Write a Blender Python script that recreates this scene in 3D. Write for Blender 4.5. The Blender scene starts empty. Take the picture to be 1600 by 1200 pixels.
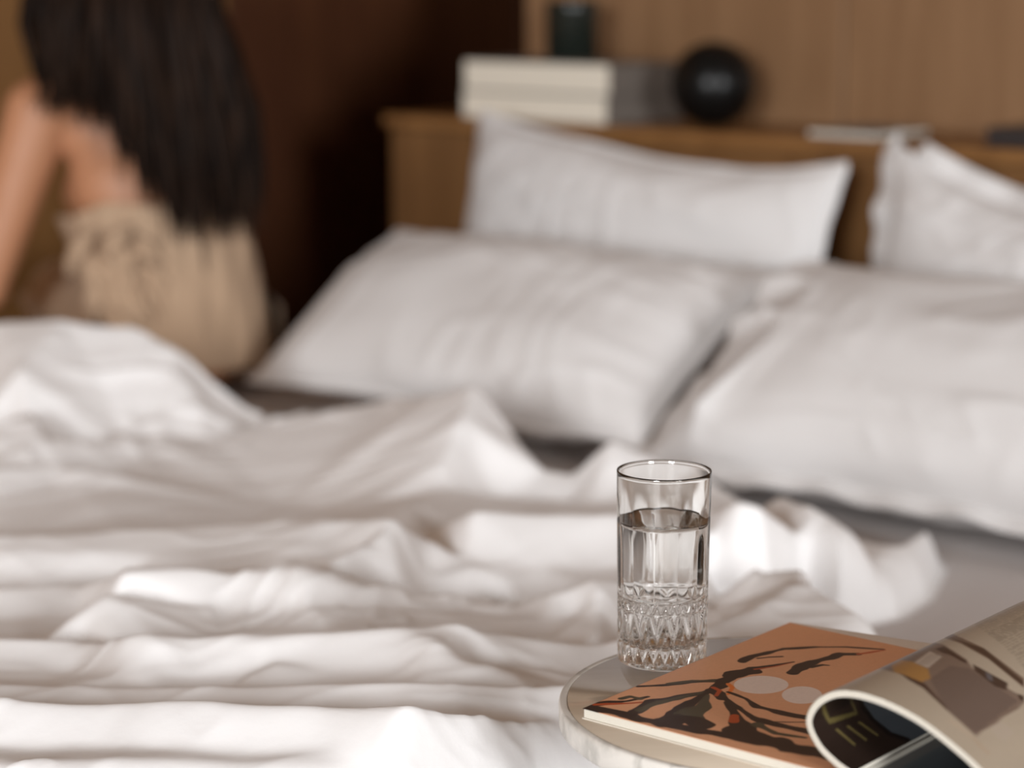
import bpy, bmesh, math, random
import numpy as np
from mathutils import Vector, Matrix, geometry
random.seed(7); rng = np.random.default_rng(7)
S = bpy.context.scene; C = S.collection

# ---------------------------------------------------------------- camera, world, lights, exposure
TH = math.radians(10.5); F_PX = 3400.0; CAM = np.array([0.0, 0.0, 1.15])
cd = bpy.data.cameras.new('camera'); cam = bpy.data.objects.new('camera', cd); C.objects.link(cam)
cam.location = CAM; cam.rotation_euler = (math.pi/2 - TH, 0, 0)
cd.sensor_width = 36; cd.lens = F_PX/1600*36
cd.dof.use_dof = True; cd.dof.focus_distance = 1.578; cd.dof.aperture_fstop = 3.2
cd.clip_start = 0.02
S.camera = cam
S.view_settings.view_transform = 'Standard'; S.view_settings.look = 'None'
S.view_settings.gamma = 1; S.view_settings.use_curve_mapping = False
S.view_settings.exposure = 0.27
W = bpy.data.worlds.new('world'); S.world = W; W.use_nodes = True
W.node_tree.nodes['Background'].inputs[0].default_value = (1.0, 0.95, 0.92, 1)
W.node_tree.nodes['Background'].inputs[1].default_value = 0.17
def area(name, loc, target, sx, sy, power, col):
    l = bpy.data.lights.new(name, 'AREA'); l.shape = 'RECTANGLE'; l.size = sx; l.size_y = sy
    l.energy = power; l.color = col
    o = bpy.data.objects.new(name, l); C.objects.link(o); o.location = loc
    o.rotation_euler = (Vector(target)-Vector(loc)).to_track_quat('-Z', 'Y').to_euler()
    return o
area('window_light', (-2.2, -4.1, 1.95), (0.0, 2.6, 0.6), 1.6, 1.7, 262, (0.97, 0.985, 1.0))
area('window_light_right', (3.2, -3.7, 1.85), (0.0, 2.5, 0.5), 1.3, 1.7, 215, (0.97, 0.985, 1.0))
S.cycles.max_bounces = 14; S.cycles.transmission_bounces = 14; S.cycles.transparent_max_bounces = 12
S.cycles.glossy_bounces = 8; S.cycles.diffuse_bounces = 4
S.cycles.caustics_refractive = True; S.cycles.blur_glossy = 0.3
S.cycles.use_denoising = True
S.cycles.sample_clamp_indirect = 6

# ---------------------------------------------------------------- frames
YAW = math.radians(42)
UX = np.array([math.cos(YAW), -math.sin(YAW), 0.0]); VX = np.array([math.sin(YAW), math.cos(YAW), 0.0]); ZX = np.array([0, 0, 1.0])
def uv(u, v, z=0.0): return UX*u + VX*v + ZX*z
FW = np.array([0, math.cos(TH), -math.sin(TH)]); UP = np.array([0, math.sin(TH), math.cos(TH)])
def ray(px, py): return FW + np.array([(px-800)/F_PX, 0, 0]) + (600-py)/F_PX*UP
def at(px, py, z):
    r = ray(px, py); return CAM + r*((z-CAM[2])/r[2])
def atd(px, py, dist):                      # point on that line at horizontal distance dist along +y
    r = ray(px, py); return CAM + r*(dist/r[1])

# ---------------------------------------------------------------- helpers
def tag(o, label=None, cat=None, group=None, kind=None):
    if label: o['label'] = label
    if cat: o['category'] = cat
    if group: o['group'] = group
    if kind: o['kind'] = kind
    return o
def empty(name, loc=(0, 0, 0)):
    o = bpy.data.objects.new(name, None); C.objects.link(o); o.location = [float(c) for c in loc]; o.empty_display_size = .05
    return o
def link(name, me, mat=None, parent=None, smooth=True):
    o = bpy.data.objects.new(name, me); C.objects.link(o)
    if mat is not None: me.materials.append(mat)
    if smooth: me.shade_smooth()
    if parent is not None:
        o.parent = parent; o.matrix_parent_inverse = Matrix.Translation(parent.location).inverted()
    return o
def mesh(name, verts, faces, mat=None, parent=None, smooth=True):
    me = bpy.data.meshes.new(name); me.from_pydata([tuple(map(float, v)) for v in verts], [], faces); me.update()
    return link(name, me, mat, parent, smooth)
def grid_mesh(name, P, mat=None, parent=None, keep=None, wrap=False, smooth=True):   # P: (n, m, 3)
    n, m = P.shape[:2]
    idx = np.arange(n*m).reshape(n, m)
    if wrap: idx = np.concatenate([idx, idx[:, :1]], 1)
    q = np.stack([idx[:-1, :-1], idx[:-1, 1:], idx[1:, 1:], idx[1:, :-1]], -1).reshape(-1, 4)
    if keep is not None: q = q[keep.reshape(-1)]
    me = bpy.data.meshes.new(name)
    me.vertices.add(n*m); me.vertices.foreach_set('co', P.reshape(-1).astype(np.float32))
    me.loops.add(len(q)*4); me.loops.foreach_set('vertex_index', q.reshape(-1).astype(np.int32))
    me.polygons.add(len(q)); me.polygons.foreach_set('loop_start', (np.arange(len(q))*4).astype(np.int32))
    me.update(calc_edges=True); me.validate()
    return link(name, me, mat, parent, smooth)
def box(bm, c, ax, half):                     # c centre, ax three axis vectors, half sizes
    vs = []
    for i in (-1, 1):
        for j in (-1, 1):
            for k in (-1, 1):
                vs.append(bm.verts.new(tuple(np.array(c) + i*half[0]*ax[0] + j*half[1]*ax[1] + k*half[2]*ax[2])))
    for f in ((0, 1, 3, 2), (4, 6, 7, 5), (0, 4, 5, 1), (2, 3, 7, 6), (0, 2, 6, 4), (1, 5, 7, 3)):
        bm.faces.new([vs[i] for i in f])
def boxobj(name, c, half, mat, parent=None, bevel=0.0, ax=None, seg=2):
    bm = bmesh.new(); box(bm, c, ax if ax is not None else (UX, VX, ZX), half)
    bmesh.ops.recalc_face_normals(bm, faces=bm.faces)
    if bevel: bmesh.ops.bevel(bm, geom=bm.edges[:], offset=bevel, segments=seg, affect='EDGES', profile=.5)
    me = bpy.data.meshes.new(name); bm.to_mesh(me); bm.free()
    return link(name, me, mat, parent, smooth=bool(bevel) and seg > 2)
def lathe(name, prof, c, mat, parent=None, n=64, axis=None, smooth=True):
    a = np.linspace(0, 2*math.pi, n, endpoint=False)
    P = np.zeros((len(prof), n, 3))
    for i, (r, z) in enumerate(prof):
        P[i] = np.stack([c[0]+r*np.cos(a), c[1]+r*np.sin(a), np.full(n, c[2]+z)], -1)
    return grid_mesh(name, P[::-1] if False else P, mat, parent, wrap=True, smooth=smooth)
def tube(name, pts, rad, mat, parent=None, n=12):
    pts = [Vector([float(a) for a in p]) for p in pts]; rad = rad if hasattr(rad, '__len__') else [rad]*len(pts)
    P = np.zeros((len(pts)+2, n, 3)); up = Vector((0.3, 0.2, 1)).normalized()
    for i, p in enumerate(pts):
        t = (pts[min(i+1, len(pts)-1)]-pts[max(i-1, 0)]).normalized()
        a = t.cross(up).normalized(); b = t.cross(a).normalized()
        for k in range(n):
            w = 2*math.pi*k/n
            P[i+1, k] = p + (a*math.cos(w)+b*math.sin(w))*rad[i]
    P[0] = np.array(pts[0]); P[-1] = np.array(pts[-1])
    return grid_mesh(name, P, mat, parent, wrap=True)
def smoothstep(a, b, x):
    t = np.clip((x-a)/(b-a), 0, 1); return t*t*(3-2*t)
def vnoise(x, y, seed):                        # smooth lattice noise 0..1 in numpy
    r = np.random.default_rng(seed).random((256, 256))
    xi = np.floor(x).astype(int); yi = np.floor(y).astype(int); fx = x-xi; fy = y-yi
    fx = fx*fx*fx*(fx*(fx*6-15)+10); fy = fy*fy*fy*(fy*(fy*6-15)+10)
    g = lambda a, b: r[a % 256, b % 256]
    return (g(xi, yi)*(1-fx)+g(xi+1, yi)*fx)*(1-fy) + (g(xi, yi+1)*(1-fx)+g(xi+1, yi+1)*fx)*fy
def blur(a, s):
    k = np.exp(-.5*(np.arange(-int(3*s)-1, int(3*s)+2)/s)**2); k /= k.sum(); r = len(k)//2
    b = np.pad(a, ((r, r), (0, 0)), 'edge'); a = sum(k[i]*b[i:i+a.shape[0]] for i in range(len(k)))
    b = np.pad(a, ((0, 0), (r, r)), 'edge'); return sum(k[i]*b[:, i:i+a.shape[1]] for i in range(len(k)))

# ---------------------------------------------------------------- materials
def srgb(r, g, b):
    f = lambda c: (c/255/12.92) if c/255 <= .04045 else ((c/255+.055)/1.055)**2.4
    return (f(r), f(g), f(b), 1)
def mat(name, col, rough=.5, metal=0.0, sheen=0.0, spec=.5):
    m = bpy.data.materials.new(name); m.use_nodes = True; b = m.node_tree.nodes['Principled BSDF']
    b.inputs['Base Color'].default_value = col; b.inputs['Roughness'].default_value = rough
    b.inputs['Metallic'].default_value = metal; b.inputs['Sheen Weight'].default_value = sheen
    b.inputs['Specular IOR Level'].default_value = spec
    return m
def nodes(m): return m.node_tree.nodes, m.node_tree.links, m.node_tree.nodes['Principled BSDF']
def coords(m, scale, rot=(0, 0, 0)):
    N, L, b = nodes(m); tc = N.new('ShaderNodeTexCoord'); mp = N.new('ShaderNodeMapping')
    mp.inputs['Scale'].default_value = scale; mp.inputs['Rotation'].default_value = rot
    L.new(tc.outputs['Object'], mp.inputs['Vector']); return mp
def bumpy(m, scale, strength, dist=.001, detail=4, sc=(1, 1, 1)):
    N, L, b = nodes(m); mp = coords(m, sc); n = N.new('ShaderNodeTexNoise')
    n.inputs['Scale'].default_value = scale; n.inputs['Detail'].default_value = detail
    L.new(mp.outputs[0], n.inputs['Vector']); bu = N.new('ShaderNodeBump')
    bu.inputs['Strength'].default_value = strength; bu.inputs['Distance'].default_value = dist
    L.new(n.outputs['Fac'], bu.inputs['Height']); L.new(bu.outputs[0], b.inputs['Normal']); return m
def varied(m, c1, c2, scale, sc=(1, 1, 1), detail=5, rot=(0, 0, 0), lo=.35, hi=.65, dist=0.0):
    N, L, b = nodes(m); mp = coords(m, sc, rot); n = N.new('ShaderNodeTexNoise')
    n.inputs['Scale'].default_value = scale; n.inputs['Detail'].default_value = detail; n.inputs['Distortion'].default_value = dist
    r = N.new('ShaderNodeValToRGB'); r.color_ramp.elements[0].position = lo; r.color_ramp.elements[1].position = hi
    r.color_ramp.elements[0].color = c1; r.color_ramp.elements[1].color = c2
    L.new(mp.outputs[0], n.inputs['Vector']); L.new(n.outputs['Fac'], r.inputs['Fac']); L.new(r.outputs[0], b.inputs['Base Color'])
    return m
def wood(name, c1, c2, rough=.4, sc=(9, 9, .8)):
    m = mat(name, c1, rough); varied(m, c1, c2, 3.0, sc, 8, (0, 0, 0), .3, .7, .4)
    return m
M = {}
M['duvet'] = bumpy(mat('white cotton duvet', (.88, .87, .87, 1), .85, sheen=.15, spec=.2), 60, .25, .0015, 6)
M['sheet'] = bumpy(mat('white fitted sheet', (.60, .56, .545, 1), .9, spec=.2), 40, .2, .002)
M['pillow'] = bumpy(mat('white pillowcase', (.72, .705, .70, 1), .9, sheen=.1, spec=.2), 45, .2, .002)
M['wall'] = wood('light oak wall veneer', (.21, .112, .053, 1), (.28, .158, .08, 1), .45)
M['oak'] = wood('honey oak', (.21, .095, .03, 1), (.28, .135, .045, 1), .4, (.9, 9, 9))
M['oakv'] = wood('honey oak upright grain', (.155, .072, .024, 1), (.21, .103, .037, 1), .4)
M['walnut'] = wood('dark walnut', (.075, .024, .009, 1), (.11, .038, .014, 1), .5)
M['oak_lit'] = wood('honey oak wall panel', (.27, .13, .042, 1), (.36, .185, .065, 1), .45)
M['floor'] = wood('oak floor', (.16, .09, .045, 1), (.22, .13, .07, 1), .35, (1, 9, 9))
M['ceiling'] = mat('matt cream ceiling', (.55, .47, .40, 1), .9)
M['black'] = mat('black metal', (.012, .011, .011, 1), .35, .6)
M['ball'] = mat('black glossy ceramic', (.004, .004, .004, 1), .32, spec=.25)
M['paper'] = mat('cream paper', (.70, .64, .55, 1), .8)
M['cover_grey'] = mat('grey book cloth', (.16, .145, .135, 1), .7)
M['cover_cream'] = mat('cream book cover', (.66, .60, .51, 1), .6)

# ================================================================= SETTING
V_BACK = 3.35; U_BACK = -2.98; U_LEFT = -3.62; ZC = 2.6
def slab(name, u0, u1, v0, v1, z0, z1, m, parent=None, bevel=0):
    return boxobj(name, uv((u0+u1)/2, (v0+v1)/2, (z0+z1)/2), ((u1-u0)/2, (v1-v0)/2, (z1-z0)/2), m, parent, bevel)
def struct(o): o['kind'] = 'structure'; return o
fl = struct(slab('floor', -3.7, 2.2, -2.6, 5.2, -.06, -.012, M['black']))
for i in range(49):                            # oak boards along u
    v0 = -2.6+.16*i
    for (a, b_) in ((-3.7, -1.7+.37*(i % 3)), (-1.7+.37*(i % 3), 2.2)):
        slab('floor_board', a+.001, b_-.001, v0+.001, v0+.159, -.012, 0, M['floor'], fl)
struct(slab('ceiling', -3.7, 2.2, -2.6, 5.2, ZC, ZC+.05, M['ceiling']))
wb = struct(slab('wall_back', U_BACK, 2.2, V_BACK+.012, V_BACK+.14, 0, ZC, M['walnut']))
edges = [U_BACK, -2.21, -1.44, -.67, .10, .87, 1.64, 2.2]
for a, b_ in zip(edges[:-1], edges[1:]):
    slab('wall_panel', a+.0025, b_-.0025, V_BACK, V_BACK+.0125, .02, ZC-.02, M['wall'], wb, .002)
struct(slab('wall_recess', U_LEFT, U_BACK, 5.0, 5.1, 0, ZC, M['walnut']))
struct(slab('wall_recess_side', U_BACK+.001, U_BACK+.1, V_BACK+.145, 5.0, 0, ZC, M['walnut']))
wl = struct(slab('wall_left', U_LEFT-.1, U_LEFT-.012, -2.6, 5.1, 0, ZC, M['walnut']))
le = [-2.6, -1.65, -.7, .25, 1.2, 2.15, 3.11]
for a, b_ in zip(le[:-1], le[1:]):
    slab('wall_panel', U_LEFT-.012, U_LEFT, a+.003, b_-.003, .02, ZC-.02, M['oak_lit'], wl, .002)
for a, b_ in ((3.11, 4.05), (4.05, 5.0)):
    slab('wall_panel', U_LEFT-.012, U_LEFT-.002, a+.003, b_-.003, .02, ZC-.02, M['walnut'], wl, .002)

# ================================================================= HEADBOARD CABINET
CF = 3.055; ZS = .890
hb = tag(empty('headboard_cabinet', uv(-1.6, CF, 0)), 'low honey oak headboard cabinet behind the bed, carrying books and a black ball', 'cabinet')
slab('cabinet_body', -3.075, 1.0, CF+.012, V_BACK-.003, 0, ZS-.022, M['oakv'], hb)
slab('cabinet_top', -3.09, 1.02, CF-.006, V_BACK-.003, ZS-.022, ZS, M['oak'], hb, .002)
for a, b_ in ((-3.075, -2.05), (-2.05, -1.03), (-1.03, -.01), (-.01, 1.0)):
    slab('front_panel', a+.003, b_-.003, CF, CF+.012, .03, ZS-.026, M['oakv'], hb, .002)

# ================================================================= BED
ZM = .45; BU0, BU1, BV0, BV1 = -3.0, -1.06, .86, 3.04
bed = tag(empty('bed_frame', uv(-2.03, 1.95, 0)), 'low dark wooden bed base under the white mattress', 'bed')
slab('side_rail', BU0+.02, BU0+.05, BV0+.02, BV1, .10, .24, M['walnut'], bed, .004)
slab('side_rail', BU1-.05, BU1-.02, BV0+.02, BV1, .10, .24, M['walnut'], bed, .004)
slab('foot_rail', BU0+.05, BU1-.05, BV0+.02, BV0+.05, .10, .24, M['walnut'], bed, .004)
slab('bed_deck', BU0+.05, BU1-.05, BV0+.05, BV1, .20, .235, M['walnut'], bed)
for a in (BU0+.12, BU1-.12):
    for b_ in (BV0+.12, BV1-.12):
        slab('leg', a-.035, a+.035, b_-.035, b_+.035, 0, .20, M['walnut'], bed, .004)
mt = slab('mattress', BU0, BU1, BV0, BV1, .242, ZM, M['sheet'], None)
mt.data.clear_geometry() if False else None
bm = bmesh.new(); box(bm, uv((BU0+BU1)/2, (BV0+BV1)/2, (.242+ZM)/2), (UX, VX, ZX), ((BU1-BU0)/2, (BV1-BV0)/2, (ZM-.242)/2))
bmesh.ops.recalc_face_normals(bm, faces=bm.faces)
bmesh.ops.bevel(bm, geom=bm.edges[:], offset=.035, segments=5, affect='EDGES', profile=.5); bm.to_mesh(mt.data); bm.free(); mt.data.shade_smooth()
tag(mt, 'thick mattress under a smooth white fitted sheet on the bed', 'mattress')

# ---------------------------------------------------------------- duvet: real folds, given as crest lines
# crest vertex: (px, py, height above mattress, px-row where its near face ends, steepness of that face)
CR = []
def D_of(py, h): r = ray(800, py); return (.7-h)*r[1]/(-r[2])
def Wp(px, py, h): return at(px, py, ZM+h)
def front(px, py, h, pyf, s):
    Dc = D_of(py, h); T = -ray(800, pyf)[2]/ray(800, pyf)[1]
    D = (.7-h+s*Dc)/(T+s); return (px, pyf, .7-D*T)
lines = []
def crest(vs, back=None):
    cl = [Wp(a[0], a[1], a[2]) for a in vs]; lines.append(cl)
    fl_ = [Wp(*front(*a)) for a in vs if len(a) == 5]
    if len(fl_) > 1: lines.append(fl_)
    if back:                                   # hidden dip behind the crest
        db, hb_ = back; bl = []
        for a in vs:
            P = Wp(a[0], a[1], a[2]); k = 1+db/P[1]; bl.append(np.array([P[0]*k, P[1]*k, ZM+max(.015, hb_ if hb_ > 0 else a[2]+hb_)]))
        lines.append(bl)
# far left hump beside the woman
crest([(-220, 510, .20, 715, .6), (0, 503, .21, 705, .65), (100, 497, .22, 712, .75), (205, 500, .215, 702, .8), (265, 535, .185, 695, .6), (330, 598, .125, 690, .4), (395, 650, .075, 682, .25)], (.13, .02))
# long slope with the sharp peak
crest([(438, 662, .075, 792, .06), (500, 648, .09, 795, .07), (560, 636, .115, 795, .09), (640, 623, .145, 790, .10), (700, 612, .172)], (.09, .03))
lines.append([Wp(742, 604, .187), Wp(724, 655, .161), Wp(702, 715, .126), Wp(684, 768, .096)])
lines.append([Wp(30, 580, .170), Wp(48, 640, .132), Wp(66, 690, .106)])
lines.append([Wp(118, 543, .168), Wp(152, 562, .155)])
crest([(-200, 740, .10, 778, .4), (0, 732, .105, 775, .4), (85, 724, .10, 765, .4), (120, 730, .10, 760, .4)], (.05, -.05))
crest([(752, 606, .18), (775, 640, .145, 788, .5), (812, 690, .115, 788, .5), (850, 735, .09, 788, .45)], (.08, .02))
crest([(893, 742, .085, 788, .45), (925, 715, .11, 788, .5), (955, 684, .135, 786, .6), (990, 702, .12, 785, .55), (1050, 728, .10, 770, .5), (1105, 742, .09, 762, .5)], (.07, .01))
# second row
crest([(-200, 842, .10, 872, .2), (0, 838, .11, 872, .25), (150, 828, .115, 868, .2), (330, 818, .12, 876, .15), (430, 812, .13, 876, .12), (520, 807, .145), (618, 806, .16), (625, 815, .155, 906, .9), (660, 830, .13, 914, .8)], (.07, -.06))
lines.append([Wp(612, 815, .157), Wp(570, 838, .152), Wp(528, 862, .145), Wp(482, 893, .135)])
lines.append([Wp(186, 892, .147), Wp(165, 920, .143), Wp(138, 952, .13)])
crest([(700, 800, .13, 880, .7), (740, 793, .145, 880, .9), (850, 800, .135, 890, .7), (960, 798, .13, 890, .7), (1040, 800, .12, 880, .7)], (.05, -.05))
lines.append([Wp(668, 828, .10), Wp(705, 860, .10), Wp(750, 890, .098), Wp(790, 912, .085)])
# third row, sharp bright ridge starting at a peak
crest([(-200, 915, .10, 960, .4), (0, 912, .105, 965, .4), (120, 905, .105, 962, .4), (190, 881, .145, 960, .8), (350, 901, .13, 968, .7), (480, 907, .138, 968, .7), (620, 922, .115, 962, .5), (780, 941, .08, 958, .3)], (.05, -.05))
lines.append([Wp(622, 981, .154), Wp(680, 1010, .149), Wp(735, 1048, .139)])
lines.append([Wp(408, 1000, .146), Wp(428, 1030, .136)])
lines.append([Wp(250, 1003, .147), Wp(215, 1040, .132)])
lines.append([Wp(897, 940, .104), Wp(902, 984, .088)])
lines.append([Wp(934, 925, .128), Wp(938, 990, .11)])
# its right-hand continuation towards the glass
crest([(800, 950, .085, 978, .35), (860, 930, .115, 980, .6), (905, 915, .125, 975, .8), (960, 905, .13, 985, .7), (1010, 905, .12, 985, .6)], (.05, -.04))
# fourth row
crest([(-200, 985, .12, 1045, .45), (0, 992, .125, 1050, .5), (120, 996, .125, 1052, .45), (192, 987, .15, 1055, .65), (300, 992, .145, 1055, .6), (420, 990, .145, 1054, .6), (620, 977, .155, 1056, .6), (740, 985, .145, 1060, .6), (860, 1000, .135, 1062, .6), (960, 1010, .12, 1062, .5)], (.05, -.05))
# thin fold, then the nearest fold that rolls over the bed side
crest([(-200, 1062, .14, 1080, .4), (0, 1066, .14, 1082, .4), (150, 1070, .14, 1081, .35), (300, 1070, .145, 1081, .4), (640, 1065, .155, 1086, .5), (760, 1066, .155, 1110, .8), (900, 1072, .15, 1128, .9)], (.04, -.035))
crest([(-200, 1085, .165, 1180, .55), (0, 1086, .165, 1178, .55), (110, 1091, .165, 1176, .5), (300, 1087, .17, 1176, .5), (500, 1091, .175, 1176, .55), (642, 1093, .19, 1172, .7)], (.035, -.045))
crest([(-200, 1195, .15, 1300, .6), (0, 1194, .15, 1300, .6), (300, 1188, .15, 1300, .6), (560, 1190, .15, 1300, .6)])
# gathered end right of the glass
crest([(1100, 772, .12, 838, .9), (1145, 762, .15, 842, 1.2), (1185, 780, .14, 838, 1.2)], (.04, -.08))
crest([(1222, 762, .12, 815, .6), (1262, 778, .125, 818, .7), (1305, 806, .11, 826, .6)], (.05, -.05))
crest([(1105, 852, .125, 880, 1.6), (1190, 838, .155, 884, 2.4), (1262, 830, .175, 905, 2.0), (1310, 838, .165, 910, 1.8)], (.035, -.08))
crest([(1104, 888, .10, 960, 1.2), (1150, 893, .115, 968, 1.3), (1205, 918, .095, 975, 1.3), (1250, 945, .065, 972, 1.0)], (.02, -.07))
crest([(1338, 856, .12, 952, .9), (1390, 852, .125, 948, 1.0), (1436, 866, .10, 928, 1.0)], (.04, -.05))
# outline on the mattress at the right end (world), the rest runs over the bed edges
OUT = [Wp(1095, 1010, 0), Wp(1112, 975, 0), Wp(1200, 988, 0), Wp(1258, 968, 0), Wp(1312, 984, 0), Wp(1400, 965, 0), Wp(1445, 935, 0), Wp(1466, 893, 0), Wp(1450, 868, 0)]
OUT += [np.array([(p_-800)/F_PX*d_, d_, ZM]) for p_, d_ in ((1400, 2.47), (1330, 2.52), (1250, 2.66), (1150, 2.78), (1060, 2.85), (960, 2.86), (900, 2.86), (850, 2.86), (780, 2.94), (640, 3.01), (440, 3.20))]
OUT += [np.array([(p_-800)/F_PX*3.29, 3.29, ZM]) for p_ in (395, 330, 200, 100, 0, -200)]
OUTuv = [(float(np.dot(p, UX)), float(np.dot(p, VX))) for p in OUT]
OUTuv = [(-1.06, OUTuv[0][1]-.10)] + OUTuv + [(-3.0, OUTuv[-1][1]-.02), (-3.6, OUTuv[-1][1]-.05), (-3.6, .2), (-.4, .2), (-.4, OUTuv[0][1]-.16)]
# triangulate crest / foot lines, then sample on a fine grid
def densify(l):
    o = []
    for a, b_ in zip(l[:-1], l[1:]):
        n = max(1, int(np.linalg.norm(a[:2]-b_[:2])/.05))
        for k in range(n): o.append(a+(b_-a)*k/n)
    o.append(l[-1]); return o
vin, ein = [], []
for l in lines:
    l = densify(l); s0 = len(vin); vin += l; ein += [(s0+i, s0+i+1) for i in range(len(l)-1)]
for uu in np.linspace(-4.0, -.2, 14):
    for vv, hh in ((-.2, .12), (3.4, .02)): vin.append(uv(uu, vv, ZM+hh))
for vv in np.linspace(.1, 3.1, 10):
    vin.append(uv(-4.0, vv, ZM+.10)); vin.append(uv(-.2, vv, ZM+.06))
VV = np.array(vin)
v2, e2, f2, ov, oe, of = geometry.delaunay_2d_cdt([Vector((p[0], p[1])) for p in VV], ein, [], 0, 1e-5)
hz = np.zeros(len(v2))
for i, o_ in enumerate(ov):
    if o_: hz[i] = np.mean([VV[k][2] for k in o_])
    else:
        d2 = (VV[:, 0]-v2[i].x)**2+(VV[:, 1]-v2[i].y)**2; k = np.argsort(d2)[:4]; w = 1/(d2[k]+1e-6); hz[i] = (VV[k, 2]*w).sum()/w.sum()
GS = .004; gu = np.arange(-3.62, -.45, GS); gv = np.arange(.28, 3.2, GS)
H = np.full((len(gu), len(gv)), ZM+.06)
px_ = np.array([(v.x*UX[0]+v.y*UX[1], v.x*VX[0]+v.y*VX[1]) for v in v2])
for f in f2:
    a, b_, c = px_[list(f)]; i0 = max(0, int((min(a[0], b_[0], c[0])-gu[0])/GS)); i1 = min(len(gu), int((max(a[0], b_[0], c[0])-gu[0])/GS)+2)
    j0 = max(0, int((min(a[1], b_[1], c[1])-gv[0])/GS)); j1 = min(len(gv), int((max(a[1], b_[1], c[1])-gv[0])/GS)+2)
    if i1 <= i0 or j1 <= j0: continue
    X_, Y_ = np.meshgrid(gu[i0:i1], gv[j0:j1], indexing='ij')
    den = (b_[1]-c[1])*(a[0]-c[0])+(c[0]-b_[0])*(a[1]-c[1])
    if abs(den) < 1e-12: continue
    w0 = ((b_[1]-c[1])*(X_-c[0])+(c[0]-b_[0])*(Y_-c[1]))/den; w1 = ((c[1]-a[1])*(X_-c[0])+(a[0]-c[0])*(Y_-c[1]))/den; w2 = 1-w0-w1
    ins = (w0 >= -1e-6) & (w1 >= -1e-6) & (w2 >= -1e-6)
    h_ = w0*hz[f[0]]+w1*hz[f[1]]+w2*hz[f[2]]; sub = H[i0:i1, j0:j1]; sub[ins] = h_[ins]
H = .65*blur(H, 1.2) + .35*blur(H, 2.8)
U_, V_ = np.meshgrid(gu, gv, indexing='ij')
# draw wrinkles: warped ridged noise, running mostly across the view
def ridges(x, y, seed, fx, fy, warp):
    wx = vnoise(x*3, y*3, seed+9)-.5; wy = vnoise(x*3+40, y*3+7, seed+5)-.5
    n = vnoise((x+warp*wx)*fx+100, (y+warp*wy)*fy+100, seed); return 1-np.abs(2*n-1)
XW = U_*UX[0]+V_*VX[0]; YW = U_*UX[1]+V_*VX[1]
gate = smoothstep(.35, .75, vnoise(XW*4+9, YW*4+3, 77))
H += gate*(.011*ridges(XW, YW, 3, 5, 13, .5)**3 + .004*ridges(XW, YW, 13, 16, 24, .3)**3)
H += .006*(vnoise(XW*7, YW*12, 21)-.5) + .0025*ridges(XW*.9+YW*.5, YW-XW*.3, 31, 12, 30, .2)**2
def poly_dist(px, py, poly):
    d = np.full(px.shape, 1e9); ins = np.zeros(px.shape, bool); n = len(poly)
    for i in range(n):
        ax_, ay_ = poly[i]; bx_, by_ = poly[(i+1) % n]; ex, ey = bx_-ax_, by_-ay_
        t = np.clip(((px-ax_)*ex+(py-ay_)*ey)/(ex*ex+ey*ey+1e-12), 0, 1)
        d = np.minimum(d, np.hypot(px-ax_-t*ex, py-ay_-t*ey))
        cnd = ((ay_ > py) != (by_ > py)) & (px < (bx_-ax_)*(py-ay_)/(by_-ay_+1e-12)+ax_); ins ^= cnd
    return d, ins
dist, inside = poly_dist(U_, V_, OUTuv)
hh = np.maximum(H-ZM, .022); e_ = np.clip(dist/.04, 0, 1)
hh = np.where(inside, .0008 + (hh-.0008)*np.sqrt(1-(1-e_)**2), .0008)
kin = inside | (dist < .014)
# drape over the sides: arc length beyond the mattress edge becomes drop
def drape(c, e0, sgn):                        # c coordinate, e0 edge, sgn +1 beyond if larger
    d = (c-e0)*sgn; dd = np.maximum(d, 0)
    out = e0 + sgn*(np.minimum(d, 0) + .040*(1-np.exp(-dd/.040))); drop = np.maximum(0, dd-.040*(1-np.exp(-dd/.040)))
    return np.where(d > 0, out, c), drop
Un, dr1 = drape(U_, BU1-.01, 1); Un2, dr2 = drape(U_, BU0+.01, -1); Un = np.where(U_ < BU0+.01, Un2, Un)
Vn, dr3 = drape(V_, BV0+.01, -1); drop = np.minimum(dr1+dr2+dr3, .42)
wav = .012*np.sin(V_*31+2*vnoise(V_*5, U_, 5)*6)+.008*np.sin(V_*67)
Un = Un + np.where(U_ > BU1, wav*smoothstep(.02, .2, dr1), 0)
P = uv(0, 0)[None, None, :] + Un[..., None]*UX + Vn[..., None]*VX + (ZM+hh-drop*(1))[..., None]*ZX
keep = kin[:-1, :-1] & kin[1:, :-1] & kin[:-1, 1:] & kin[1:, 1:] & (drop[:-1, :-1] < .41)
dv = grid_mesh('duvet', P, M['duvet'], None, keep=keep)
bm = bmesh.new(); bm.from_mesh(dv.data); bmesh.ops.delete(bm, geom=[v for v in bm.verts if not v.link_faces], context='VERTS')
if sum(f.normal.z for f in list(bm.faces)[:2000]) < 0: bmesh.ops.reverse_faces(bm, faces=bm.faces)
bm.to_mesh(dv.data); bm.free(); dv.data.shade_smooth()
tag(dv, 'rumpled white cotton duvet thrown in deep folds over the bed', 'duvet')

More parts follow.
